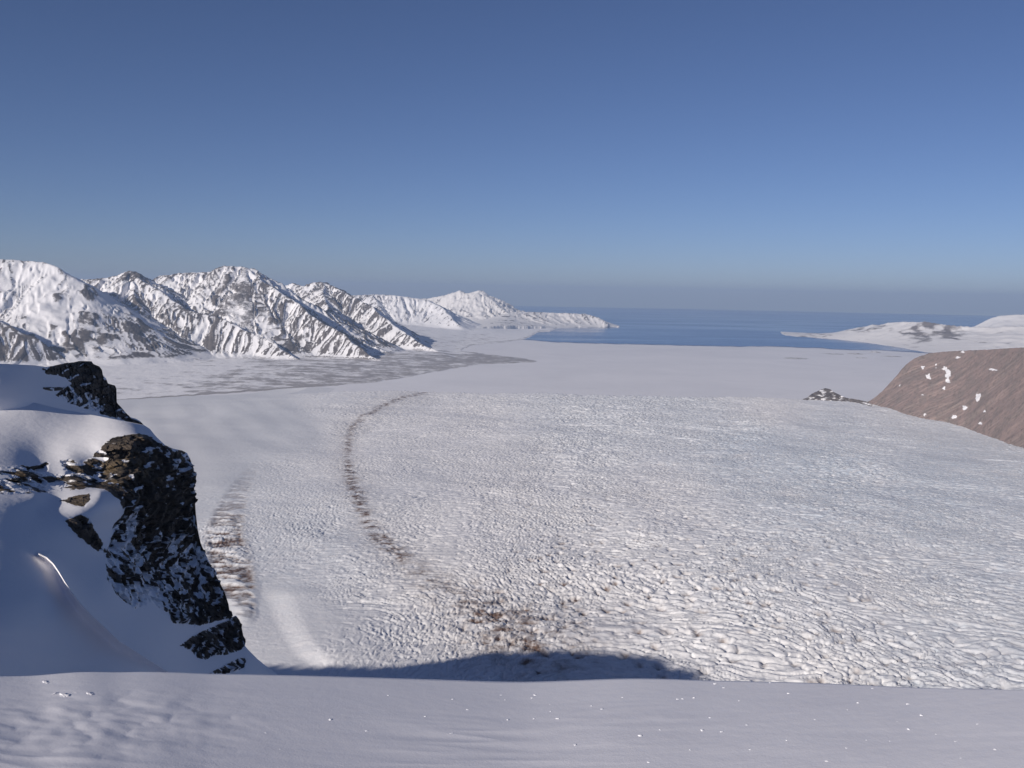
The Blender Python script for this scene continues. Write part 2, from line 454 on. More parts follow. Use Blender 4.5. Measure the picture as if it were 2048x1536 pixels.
# name of the massif -> ridge lines: points in the picture, distance of the first point and of the last (None: where the foot meets the plain), steepness, hollowness
SPURS = {
    'a': [([(-260, 500), (-60, 515), (60, 521), (92, 524), (113, 533)], 10.6, 10.3, .66, 1.3),
          ([(113, 533), (130, 550), (160, 575), (200, 594), (235, 606), (262, 645), (290, 712)], 10.3, None, .74, 1.3),
          ([(165, 580), (150, 640), (128, 712), (125, 735)], 10.1, None, .80, 1.2),
          ([(205, 597), (196, 650), (190, 722)], 10.1, None, .80, 1.2)],
    'b': [([(60, 560), (150, 557), (190, 557), (232, 551), (262, 540)], 11.3, 11.0, .66, 1.3),
          ([(262, 540), (290, 565), (335, 595), (380, 620), (430, 632), (470, 650), (530, 677), (600, 722)], 11.0, None, .74, 1.3),
          ([(262, 541), (272, 600), (290, 640), (335, 675), (400, 722)], 11.0, None, .74, 1.3),
          ([(240, 600), (238, 650), (250, 722)], 10.55, None, .80, 1.2),
          ([(428, 633), (418, 675), (455, 716)], 10.25, None, .74, 1.35)],
    'c': [([(240, 590), (300, 563), (322, 552), (360, 545), (425, 543), (447, 532), (490, 533)], 11.7, 11.2, .66, 1.3),
          ([(490, 533), (510, 548), (540, 569), (580, 596), (640, 641), (700, 683), (765, 722)], 11.2, None, .74, 1.3),
          ([(498, 540), (508, 600), (530, 650), (590, 712)], 11.15, None, .74, 1.35)],
    'd': [([(520, 590), (555, 575), (585, 565), (605, 572), (635, 562)], 13.4, 13.0, .66, 1.3),
          ([(635, 562), (665, 572), (700, 588), (740, 612), (780, 645), (830, 681), (880, 704)], 13.0, None, .74, 1.3),
          ([(640, 564), (655, 610), (690, 660), (760, 708)], 12.95, None, .74, 1.35)],
    'e': [([(640, 590), (690, 591), (745, 588), (790, 590), (830, 596), (850, 599)], 18.2, 17.9, .55, 1.4),
          ([(850, 599), (880, 614), (918, 648)], 17.9, 16.4, .60, 1.6),
          ([(745, 589), (765, 625), (810, 660)], 18.0, 16.3, .55, 1.6)],
    'f': [([(820, 600), (855, 596), (890, 590), (917, 580), (934, 586), (957, 580)], 22.4, 21.8, .55, 1.4),
          ([(957, 580), (985, 600), (1010, 621), (1040, 645)], 21.8, 20.3, .55, 1.6)],
    'g': [([(990, 624), (1040, 623), (1100, 625), (1170, 627), (1200, 636), (1222, 646), (1238, 652)], 21.3, 20.2, .22, 2.0)],
    'h': [([(-200, 566), (0, 642), (72, 677), (112, 702), (150, 728), (164, 742)], 9.3, 8.7, .75, 1.5)],
}
NAMES = {'a': ('tall snowy mountain at the left end of the range, with a smooth white upper slope', 'a'),
         'b': ('ribbed dark streaked mountain with a small pointed rocky top, right behind the upper crag', 'b'),
         'c': ('broad flat topped mountain, highest in the middle of the range', 'c'),
         'd': ('twin topped mountain with a long shaded ridge running down to the plain', 'd'),
         'e': ('low snowy ridge between the twin topped mountain and the farthest white peak', 'e'),
         'f': ('farthest white mountain with two soft tops at the end of the range', 'f'),
         'g': ('low flat white headland reaching out into the blue water', 'g'),
         'h': ('dark rocky lower slope at the left, just above the upper crag', 'h')}

def build_range():
    az = np.radians(np.linspace(-35, 9.5, 850))
    rs = [5500.0]
    while rs[-1] < 26500: rs.append(rs[-1] + 11 + max(0, (rs[-1] - 8000)) / 14000 * 45)
    rs = np.array(rs)
    A, R = np.meshgrid(az, rs); X = R * np.sin(A); Y = R * np.cos(A); shp = X.shape
    base0 = np.full(shp, -697.0)
    U, Vp = project(np.stack([X, Y, base0], -1))
    vc = np.interp(U, [c[0] for c in COAST], [c[1] for c in COAST]) + 1.2 * pn2(U / 22, Vp / 60, 90)
    inland = vc - Vp
    BAY = [(1500, 717), (1082, 722), (1040, 714), (985, 708), (925, 700), (940, 692), (1000, 686), (1045, 680), (1064, 672), (1078, 664), (1500, 664)]
    inland = np.minimum(inland, poly_sdf(BAY, U + 3 * pn2(X / 300, Y / 300, 89), Vp + 1.0 * pn2(X / 160, Y / 160, 88)) * .8)
    inland = np.where(U > 1030, np.minimum(inland, (21600 + 350 * pn2(X / 700, Y / 700, 87) - R) / 160), inland)
    base = -703 + 7 * sst(-1.0, 3.0, inland) + 20 * sst(5, 50, inland) + 30 * sst(40, 110, inland) + 55 * sst(13500, 17500, R) * sst(2, 26, inland) * sst(1060, 960, U) + 5 * fbm2(X / 260, Y / 260, 4, 91) * sst(0, 10, inland)
    Xw = X + 45 * pn2(X / 380, Y / 380, 92) + 20 * pn2(X / 130, Y / 130, 93)
    Yw = Y + 45 * pn2(X / 380, Y / 380, 94) + 20 * pn2(X / 130, Y / 130, 95)
    H = base.copy(); own = np.full(shp, -1); dwin = np.full(shp, 500.0); prof_w = np.zeros(shp); rel_w = np.ones(shp); side_w = np.zeros(shp)
    CG = at_z(np.array([c[0] for c in COAST]), np.array([c[1] for c in COAST]), SEA_Z)
    dco, _ = line_dist([(c[0], c[1], 0) for c in CG], X, Y)
    BG = at_z(np.array([b[0] for b in BAY]), np.array([b[1] for b in BAY]), SEA_Z)
    dco = np.minimum(dco, line_dist([(b[0], b[1], 0) for b in BG], X, Y)[0])
    dco = np.where(inland > 0, dco, 0)
    land = sst(0, 700, dco + 120 * pn2(X / 300, Y / 300, 86))
    keys = list(SPURS)
    for gi, key in enumerate(keys):
        for li, (line, ra_, rb_, m, pw) in enumerate(SPURS[key]):
            L = np.array(line, float)
            e_ = at_z(L[-1, 0], L[-1, 1], -680.0)
            rb_ = rb_ * 1000 if rb_ else float(np.hypot(e_[0], e_[1]))
            q_ = np.linspace(0, 1, len(L)) if key == 'g' or li == 0 and key != 'h' else (L[:, 1] - L[0, 1]) / (L[-1, 1] - L[0, 1])
            P3 = at_r(L[:, 0], L[:, 1], ra_ * 1000 + (rb_ - ra_ * 1000) * q_)
            best = np.full(shp, 1e9); sv = np.zeros(shp); zv = np.zeros(shp); side = np.zeros(shp); s0 = 0.0
            for i in range(len(P3) - 1):
                a, b = P3[i], P3[i + 1]; e = b - a; l2 = e[0] ** 2 + e[1] ** 2
                dx, dy = Xw - a[0], Yw - a[1]
                t = np.clip((dx * e[0] + dy * e[1]) / l2, 0, 1)
                d = np.hypot(dx - t * e[0], dy - t * e[1])
                n = d < best
                best = np.where(n, d, best); sv = np.where(n, s0 + t * math.sqrt(l2), sv); zv = np.where(n, a[2] + t * e[2], zv)
                side = np.where(n, np.sign(dx * e[1] - dy * e[0]), side)
                s0 += math.sqrt(l2)
            rel = np.maximum(zv - base, 1.0)
            mm = m * (1 + 0.10 * pn2(sv / 700, side * 5, 99 + li))
            prof = rel * (dco / (dco + best + 1)) ** 0.9 * sst(930, 1020, U) if key == 'g' else rel * np.clip(1 - best * mm / (pw * rel), 0, 1) ** pw * land
            h = base + prof
            n = h > H
            H = np.where(n, h, H); own = np.where(n & (prof > 16), gi, own); dwin = np.where(n, best, dwin)
            prof_w = np.where(n, prof, prof_w); rel_w = np.where(n, rel, rel_w); side_w = np.where(n, side, side_w)
    # follow the fall line up from every point: gullies and rock ribs keep one value all the way down a slope
    Hs = H.copy()
    for _ in range(3):
        Hs[1:-1, 1:-1] = (Hs[1:-1, 1:-1] * 2 + Hs[:-2, 1:-1] + Hs[2:, 1:-1] + Hs[1:-1, :-2] + Hs[1:-1, 2:]) / 6
    daz = az[1] - az[0]
    drr = np.gradient(rs)
    gR = np.gradient(Hs, axis=0) / drr[:, None]; gA = np.gradient(Hs, axis=1) / (rs[:, None] * daz)
    gl = np.hypot(gR, gA) + 1e-4
    gR = gR / gl; gA = gA / gl
    go = sst(8, 30, prof_w)
    ii = np.unique(np.r_[np.arange(0, shp[0], 2), shp[0] - 1]); jj = np.unique(np.r_[np.arange(0, shp[1], 2), shp[1] - 1])
    fi, fj = np.meshgrid(ii.astype(float), jj.astype(float), indexing='ij')
    FLD = np.stack([go * gR / drr[:, None], go * gA / (rs[:, None] * daz)], -1)
    def samp(f, i, j):
        i0 = np.clip(i.astype(int), 0, shp[0] - 2); j0 = np.clip(j.astype(int), 0, shp[1] - 2); a = (i - i0)[..., None]; b = (j - j0)[..., None]
        return (f[i0, j0] * (1 - b) + f[i0, j0 + 1] * b) * (1 - a) + (f[i0 + 1, j0] * (1 - b) + f[i0 + 1, j0 + 1] * b) * a
    FLD = np.concatenate([FLD, dwin[..., None]], -1); alive = np.ones(fi.shape)
    for k in range(110):
        v = samp(FLD, fi, fj)
        alive = alive * (v[..., 2] > 48)
        v = v[..., :2] * 30.0 * alive[..., None]
        fi = np.clip(fi + v[..., 0], 0, shp[0] - 1.001); fj = np.clip(fj + v[..., 1], 0, shp[1] - 1.001)
    ra = np.interp(fi, np.arange(shp[0]), rs); aa = np.interp(fj, np.arange(shp[1]), az)
    def up(g):
        t = np.stack([np.interp(np.arange(shp[0]), ii, g[:, c]) for c in range(g.shape[1])], 1)
        return np.stack([np.interp(np.arange(shp[1]), jj, t[r]) for r in range(shp[0])], 0)
    TX = up(ra * np.sin(aa)); TY = up(ra * np.cos(aa))
    wob = 30 * pn2(X / 260, Y / 260, 120); wob2 = 16 * pn2(X / 110, Y / 110, 121)
    def ridge(lam, seed, w): return 1 - 2 * np.abs(pn2((TX + w) / lam, (TY - w) / lam, seed))
    rib = ridge(150, 110, wob); rib2 = ridge(68, 112, wob + wob2); rib3 = ridge(36, 114, wob + wob2)
    streak = fbm2((TX + wob + wob2) / 36 + X / 420, (TY - wob) / 36 + Y / 420, 3, 116)
    f_iso = fbm2(X / 210, Y / 210, 5, 96); rn = 0.22 * fbm2(X / 70, Y / 110, 4, 98) + 0.9 * streak; big = fbm2(X / 600, Y / 600, 3, 95)
    steep = np.clip(prof_w / 130, 0, 1) * np.where(own == 0, .42, 1)
    ampd = np.clip(rel_w / 600, 0.08, 1) * sst(0, 130, dwin) * steep
    H = H + ampd * (46 * (rib - .3) + 32 * (rib2 - .3) + 15 * (rib3 - .3)) + np.clip(prof_w / 300, 0, 1) * (14 * f_iso + 3 * rn)
    # how much bare rock each slope shows
    BARE = [(80, 540, .0), (90, 600, .08), (120, 640, .06), (150, 600, .0), (180, 640, .12), (200, 600, .10), (160, 690, .24), (230, 690, .34), (250, 575, .15), (262, 545, .5), (270, 620, .42), (300, 670, .52), (370, 690, .48), (390, 640, .32), (430, 640, .5), (440, 680, .45), (500, 690, .3),
            (330, 580, .05), (400, 580, .2), (470, 545, .08), (480, 590, .36), (520, 600, .38), (560, 640, .36), (620, 660, .36), (460, 640, .04), (540, 665, .08), (700, 700, .4), (580, 580, .18), (640, 590, .32), (680, 620, .36), (740, 650, .36), (650, 660, .28), (720, 690, .42),
            (800, 600, .04), (930, 600, -.06), (880, 620, .02), (800, 640, .1), (110, 700, .45), (40, 690, .5), (1100, 635, .12)]
    US, VS = project(np.stack([X, Y, H], -1))
    rk0 = idw(BARE, US, VS, 2.6, 1.3) - .06
    rock = rk0 - .10 + 0.30 * (rib - .3) + 0.44 * (rib2 - .3) + 0.44 * (rib3 - .3) + 0.5 * rn + 0.12 * big + 0.16 * np.exp(-dwin / 70) + 0.05 * side_w
    debris = np.exp(-((prof_w - 45) / 45) ** 2) * sst(-.2, .4, rn + .5 * f_iso)
    rock = rock * sst(6, 60, prof_w) + 0.38 * debris * np.isin(own, [1, 2, 3])
    # plain: gravel shows through the snow
    gr = idw([(230, 790, .55), (300, 770, .6), (450, 760, .85), (600, 752, 1.0), (700, 742, 1.0), (800, 730, 1.05), (880, 722, 1.15), (960, 718, 1.3), (1050, 719, 1.45), (1000, 700, .25),
              (900, 690, .6), (960, 682, .7), (1000, 660, .2), (1100, 650, .25), (200, 740, .1), (300, 742, .12), (430, 735, .45), (560, 738, .8), (900, 660, .15), (830, 695, .6)], U, Vp, 3.5, 3.0)
    gr = np.clip(gr, 0, 1.3) + 0.30 * pn2(X / 420, Y / 160, 160) + 0.42 * fbm2(X / 110 + Y / 600, Y / 300, 5, 161) + 0.25 * pn2(X / 320, Y / 120, 162) - 0.26
    gr = np.where(inland < 2.5, gr * .2 + .5, gr)
    shore = np.exp(-((inland - 1.5) / 1.6) ** 2) * sst(160, 300, U) * sst(700, 600, U)
    gr = gr + 0.9 * shore
    rock = np.where(own < 0, gr, rock)
    P = np.stack([X, Y, H], -1); V = P.reshape(-1, 3); Q = grid_quads(*shp)
    fo = np.max(own.ravel()[Q], 1)
    keep = (H.ravel()[Q] > -702.8).any(1)
    o = sub_mesh('coastal_ground', V, Q, keep & (fo < 0), M_PLAIN, {'rock': rock})
    tag(o, 'grey gravelly coastal plain under thin snow below the mountains', 'plain', kind='structure')
    for gi, key in enumerate(keys):
        sel = keep & (fo == gi)
        if not sel.any(): continue
        o = sub_mesh('headland_hill' if key == 'g' else 'mountain', V, Q, sel, M_FAR if key in 'fg' else M_MTN, {'rock': rock})
        tag(o, NAMES[key][0], 'headland' if key == 'g' else 'mountain', None if key == 'g' else 'snowy mountains along the fjord', 'structure')
build_range()

# ------------------------------------------------------------------ white peninsula on the right
def build_peninsula():
    az = np.radians(np.linspace(13, 35, 440)); rs = np.arange(11000, 25500, 42.0)
    A, R = np.meshgrid(az, rs); X = R * np.sin(A); Y = R * np.cos(A); shp = X.shape
    U, Vp = project(np.stack([X, Y, np.full(shp, -699.0)], -1))
    C = [(1300, 600), (1540, 625), (1564, 668), (1572, 671.5), (1650, 676.5), (1720, 683.5), (1800, 695), (1850, 704), (1900, 709), (2000, 713), (2300, 722)]
    vc = np.interp(U, [c[0] for c in C], [c[1] for c in C]) + 0.8 * pn2(U / 18, Vp / 30, 190)
    inland = vc - Vp
    rr = np.interp(U, [1560, 1650, 1700, 1740, 1790, 1850, 1900, 1960, 2150], [17.6, 17.2, 16.6, 16.0, 15.5, 15.0, 14.8, 14.6, 14.0]) * 1130
    far = (rr + 500 + 200 * pn2(X / 500, Y / 500, 189) - R) / 150
    inland = np.where(R < 20500, np.minimum(inland, far), np.minimum(inland, 6) * sst(1935, 1965, U) - 3 * sst(1965, 1935, U))
    base = -703 + 6 * sst(-.6, 1.5, inland) + 22 * sst(1, 14, inland)
    CG = at_z(np.array([c[0] for c in C[2:]]), np.array([c[1] for c in C[2:]]), SEA_Z)
    dco, _ = line_dist([(c[0], c[1], 0) for c in CG], X, Y); dco = np.where(inland > 0, dco, 0)
    dco = np.where(R < 20500, np.minimum(dco, np.maximum(far, 0) * 150 + 60), 2000)
    H = base.copy(); rock = 0.12 + 0 * H; own = np.zeros(shp, int)
    for gi, (line, m) in enumerate((([(1590, 669, 17.6), (1650, 667, 17.2), (1700, 662, 16.6), (1740, 651, 16.0), (1790, 643.5, 15.5), (1850, 643.5, 15.0), (1900, 651, 14.8), (1960, 654, 14.6), (2150, 650, 14.0)], .17),
                                    ([(1940, 655, 24), (1965, 645, 24), (1985, 635, 24), (2010, 630, 24), (2040, 629, 24), (2100, 634, 24)], .45))):
        L = np.array(line, float); P3 = at_r(L[:, 0], L[:, 1], L[:, 2] * (1130 if gi == 0 else 1000))
        best = np.full(shp, 1e9); zv = np.zeros(shp)
        Xw = X + 60 * pn2(X / 500, Y / 500, 191); Yw = Y + 60 * pn2(X / 500, Y / 500, 192)
        for i in range(len(P3) - 1):
            a, b = P3[i], P3[i + 1]; e = b - a; t = np.clip(((Xw - a[0]) * e[0] + (Yw - a[1]) * e[1]) / (e[0] ** 2 + e[1] ** 2), 0, 1)
            d = np.hypot(Xw - a[0] - t * e[0], Yw - a[1] - t * e[1]); n = d < best
            best = np.where(n, d, best); zv = np.where(n, a[2] + t * e[2], zv)
        rel = np.maximum(zv - base, 1); prof = rel * (dco / (dco + best + 1)) ** 1.1 * np.exp(-.04 * best / rel) if gi == 0 else rel * np.exp(-m * best / rel) * sst(0, 400, dco)
        h = base + prof + np.clip(prof / 150, 0, 1) * (18 * fbm2(X / 260, Y / 260, 4, 193) + 22 * (0.4 - np.abs(pn2(X / 300, Y / 420, 194))))
        n = h > H; H = np.where(n, h, H); own = np.where(n & (prof > 5), gi, own)
    if DEBUG:
        for uu in (1600, 1650, 1700, 1750, 1800, 1850):
            j = np.abs(U[0] - uu).argmin(); i = H[:, j].argmax(); print('PEN', uu, H[i, j], R[i, j], project(np.stack([X, Y, H], -1))[1][:, j].min(), inland[i, j])
    k = idw([(1570, 668, .35), (1640, 671, .45), (1720, 660, .5), (1770, 652, .45), (1850, 662, .55), (1900, 668, .6), (1840, 668, .6), (1780, 672, .18), (1900, 690, .12), (1700, 674, .2), (1960, 660, .25), (1790, 646, .3), (2000, 670, .2)],
            *project(np.stack([X, Y, H], -1)), 3.5, 3.0)
    rock = k + 0.55 * fbm2(X / 150, Y / 300, 4, 195) - 0.05
    rock = np.where(own == 1, 0.05, rock)
    V = np.stack([X, Y, H], -1).reshape(-1, 3); Q = grid_quads(*shp)
    keep = (H.ravel()[Q] > -702.6).any(1); fo = own.ravel()[Q].max(1)
    tag(sub_mesh('peninsula_hill', V, Q, keep & (fo == 0), M_FAR, {'rock': rock}), 'low white peninsula with dark rocky hollows across the blue water', 'peninsula', kind='structure')
    tag(sub_mesh('mountain', V, Q, keep & (fo == 1), M_FAR, {'rock': rock}), 'pale distant mountain rising behind the right hand peninsula', 'mountain', kind='structure')
build_peninsula()

# ------------------------------------------------------------------ sheets given by their outline and distance
def outline_sheet(crest, bot, ctrl, u0_, u1_, du, nrow, back_n, back_drop, back_slope, smooth=1e-3, wob=0.0, seed=0, skirt=0.0):
    """land seen from its front: rows from the foot to the crest, then the slope behind it"""
    u = np.arange(u0_, u1_ + 1e-6, du); nc = len(u)
    cu = [c[0] for c in crest]; vt = np.interp(u, cu, [c[1] for c in crest])
    if wob: vt = vt + wob * (pn2(u / 9, u * 0, seed) + 0.6 * pn2(u / 3.7, u * 0, seed + 1))
    vb = np.interp(u, [c[0] for c in bot], [c[1] for c in bot]); vb = np.maximum(vb, vt + 0.5)
    t = np.linspace(0, 1, nrow)[:, None]
    V = vb[None] * (1 - t) + vt[None] * t; U = np.repeat(u[None], nrow, 0)
    R = np.exp(tps([(a, b, math.log(c)) for a, b, c in ctrl], U, V, smooth=smooth))
    return u, U, V, R

def close_sheet(P, back_n, back_drop, back_slope, skirt):
    """adds the slope behind the crest and a skirt under the foot"""
    top = P[-1]; out = [P]
    hd = top[:, :2] / np.linalg.norm(top[:, :2], axis=1)[:, None]
    for k in range(1, back_n + 1):
        s = (k / back_n) ** 2
        q = top.copy(); dz = back_drop * s
        q[:, 2] -= dz; q[:, :2] += hd * (dz / back_slope)[..., None] if np.ndim(dz) else hd * (dz / back_slope)
        out.append(q[None])
    low = P[0].copy(); low[:, 2] -= skirt; low[:, :2] *= 0.98
    return np.concatenate([low[None]] + out)

# brown hill beyond the right edge of the glacier
def build_brown_hill():
    crest = [(1660, 808), (1690, 804), (1705, 801), (1720, 803.5), (1735, 804), (1748, 796), (1762, 785), (1776, 770), (1790, 755), (1802, 740), (1812, 729), (1830, 716), (1858, 706.5), (1900, 702.5), (1980, 699), (2060, 694), (2300, 685)]
    bot = [(1660, 797), (1700, 801), (1735, 808), (1800, 829), (1870, 847), (1940, 867), (1980, 886), (2050, 917), (2300, 1030)]
    def gr(u, v):
        p = at_z(np.array(u, float), np.array(v, float), -652.0); return float(np.hypot(p[0], p[1]))
    vis = lambda u: float(np.interp(u, [b[0] for b in bot], [b[1] for b in bot]))
    ctrl = [(u, v, gr(u, v)) for u, v in bot] + [(u, v + 12, gr(u, v) - 45) for u, v in bot]
    ctrl += [(u, v, gr(u, vis(u)) + k) for u, v, k in ((1690, 803, 20), (1735, 804, 40), (1762, 785, 230), (1790, 755, 430), (1812, 729, 580), (1858, 706.5, 760), (1980, 699, 760), (2060, 694, 720), (2300, 685, 600), (1850, 770, 340), (1980, 790, 340), (1900, 780, 340))]
    bot = [(a, b + 12) for a, b in bot]
    u, U, V, R = outline_sheet(crest, bot, ctrl, 1660, 2300, 1.1, 240, 0, 0, 0, wob=0.7, seed=200)
    P = at_r(U, V, R)
    n = fbm2(P[..., 0] / 130, P[..., 1] / 90 + P[..., 2] / 60, 4, 202)
    gul = np.abs(pn2((P[..., 0] + P[..., 1] * .4) / 140, P[..., 2] / 260, 203))
    t = np.linspace(0, 1, 240)[:, None]; fade = sst(0, .08, t) * sst(1, .93, t)
    R2 = R + fade * (20 * n + 20 * (gul - .25) + 5 * fbm2(P[..., 0] / 45 + P[..., 1] / 70, P[..., 2] / 40, 4, 207))
    P = at_r(U, V, R2)
    snow = np.zeros(U.shape)
    for (a, b, w, h, k) in ((1896, 750, 6, 12, 1), (1857, 753, 5, 5, .9), (1889, 776, 4, 4, .9), (1955, 794, 5, 10, 1), (1960, 790, 4, 4, .8), (1845, 789, 4, 3, .7), (1930, 816, 9, 5, .8), (1908, 834, 9, 4, .9), (1800, 770, 5, 3, .6),
                            (1872, 731, 6, 3, .6), (1890, 736, 8, 3, .6), (1918, 714, 14, 3, .6), (1845, 735, 5, 3, .7), (1925, 704, 10, 2, .8), (1985, 740, 12, 3, .5), (1850, 830, 8, 3, .5), (1970, 822, 6, 3, .7), (1960, 846, 8, 3, .6)):
        snow = np.maximum(snow, k * np.exp(-((((U - a) + 3 * pn2(U / 6, V / 6, 205)) / (w * .75)) ** 2 + ((V - b + 3 * pn2(U / 5, V / 5, 206)) / h) ** 2)))
    snow = snow + 0.30 * sst(.1, .6, pn2(P[..., 0] / 70 + P[..., 2] / 40, P[..., 2] / 16 + P[..., 0] / 90, 204)) + 0.05
    full = close_sheet(P, 24, 450, 0.8, 30)
    sn = np.concatenate([snow[:1], snow, np.repeat(snow[-1:], 24, 0)])
    tag(mesh_obj('brown_hill', full.reshape(-1, 3), grid_quads(*full.shape[:2]), M_HILL, {'snow': sn}), 'bare brown rounded hill with small snow patches at the right edge of the glacier', 'hill', kind='structure')
build_brown_hill()

def build_nunatak():
    crest = [(1604, 799), (1612, 796), (1625, 787), (1637, 781), (1650, 776.5), (1660, 778), (1668, 784), (1678, 789), (1690, 795), (1705, 797.5), (1720, 800), (1735, 803.5), (1748, 812)]
    bot = [(1604, 800.5), (1650, 800), (1690, 801), (1716, 804), (1748, 812)]
    ctrl = [(1604, 799, 6330), (1650, 800, 6330), (1690, 801, 6340), (1716, 806, 6300), (1748, 814, 6080), (1735, 803.5, 6240), (1650, 814, 6290), (1650, 777, 6520), (1690, 796, 6380)]
    bot = [(a, b + 14) for a, b in bot]
    u, U, V, R = outline_sheet(crest, bot, ctrl, 1604, 1748, 0.6, 60, 0, 0, 0, wob=0.5, seed=210)
    P = at_r(U, V, R); R = R + 14 * fbm2(P[..., 0] / 30, P[..., 2] / 14, 3, 211); P = at_r(U, V, R)
    rock = 0.66 + 0.9 * fbm2(P[..., 0] / 42 - P[..., 2] / 18, P[..., 2] / 17 + P[..., 0] / 120, 4, 212)
    full = close_sheet(P, 10, 90, 0.8, 8)
    rk = np.concatenate([rock[:1], rock, np.repeat(rock[-1:], 10, 0)])
    tag(mesh_obj('rock_knoll', full.reshape(-1, 3), grid_quads(*full.shape[:2]), M_MTN, {'rock': rk}), 'small dark pointed rock knoll at the glacier front, left of the brown hill', 'rock')
build_nunatak()

# islets locked in the sea ice
def islet(u, v, w, h, r_, label, seed):
    c = at_z(np.array(float(u)), np.array(float(v)), SEA_Z); rr = float(np.hypot(c[0], c[1]))
    wx = w * rr / F / 2; n = 40; m = 10
    a = np.linspace(0, 2 * PI, n, endpoint=False); V = []
    for k in range(m):
        q = 1 - k / (m - 1)
        rad = (0.75 + 0.3 * pn2(np.cos(a) * 1.5 + seed, np.sin(a) * 1.5, seed)) * q
        V.append(np.stack([np.cos(a) * rad * wx, np.sin(a) * rad * wx * r_, h * (1 - q ** 2) * (0.8 + .4 * pn2(a * 2, a * 0 + k / 3, seed)) - 0.6 + 0 * a], -1))
    V = np.array(V)
    o = mesh_obj('rock_islet', V.reshape(-1, 3), grid_quads(m, n, wrap=True), M_MTN, {'rock': np.full(n * m, 0.5)})
    o.location = c
    tag(o, label, 'islet', 'rocky islets in the sea ice')
islet(1592, 717, 66, 10, .9, 'long thin dark islet lying alone in the sea ice, leftmost of the islets', 5)
islet(1668, 708, 60, 7, .8, 'pale low islet at the ice edge, left of the darker ones', 6)
islet(1712, 708, 46, 12, .8, 'dark islet between the low pale one and the round one', 7)
islet(1750, 705, 26, 16, 1.2, 'small round dark islet, tallest of the group in the ice', 8)
islet(1722, 716, 34, 8, .7, 'faint grey islet below the group of dark islets', 9)
islet(1785, 713, 60, 6, .7, 'thin flat islet nearest the brown hill', 10)

# ------------------------------------------------------------------ cliffs at the left
def rock_disp(P, k=1.0):
    x, y, z = P[..., 0], P[..., 1], P[..., 2]
    xw = x + 0.9 * vn3(x / 3, y / 3, z / 3, 301); zw = z + 0.10 * x + 0.7 * vn3(x / 5, y / 5, z / 5, 302)
    b1 = cell3(xw / 6.5, y / 6.5, zw / 4.2, 303) - .5
    b2 = cell3(xw / 2.8, y / 2.8, zw / 1.6, 304) - .5
    b3 = cell3(xw / 1.3, y / 1.3, zw / .8, 305) - .5
    n = fbm3(x / 9, y / 9, z / 6, 4, 306)
    st = strata(P)
    return k * (3.0 * b1 + 1.7 * b2 + 0.8 * b3 + 2.2 * n + 1.3 * (st - .5))

def strata(P, per=2.7):
    x, y, z = P[..., 0], P[..., 1], P[..., 2]
    q = (z + 0.10 * x + 0.5 * vn3(x / 6, y / 6, z / 4, 307)) / per
    return q - np.floor(q)

def ledges(P, per=2.7):
    # snow lying on the ledges between the layers
    st = strata(P, per)
    x, y, z = P[..., 0], P[..., 1], P[..., 2]
    return sst(0.70, 0.92, st) * sst(-0.25, 0.35, vn3(x / 4, y / 4, z / 1.6, 308) + .4 * vn3(x / 1.6, y / 1.6, z, 309))

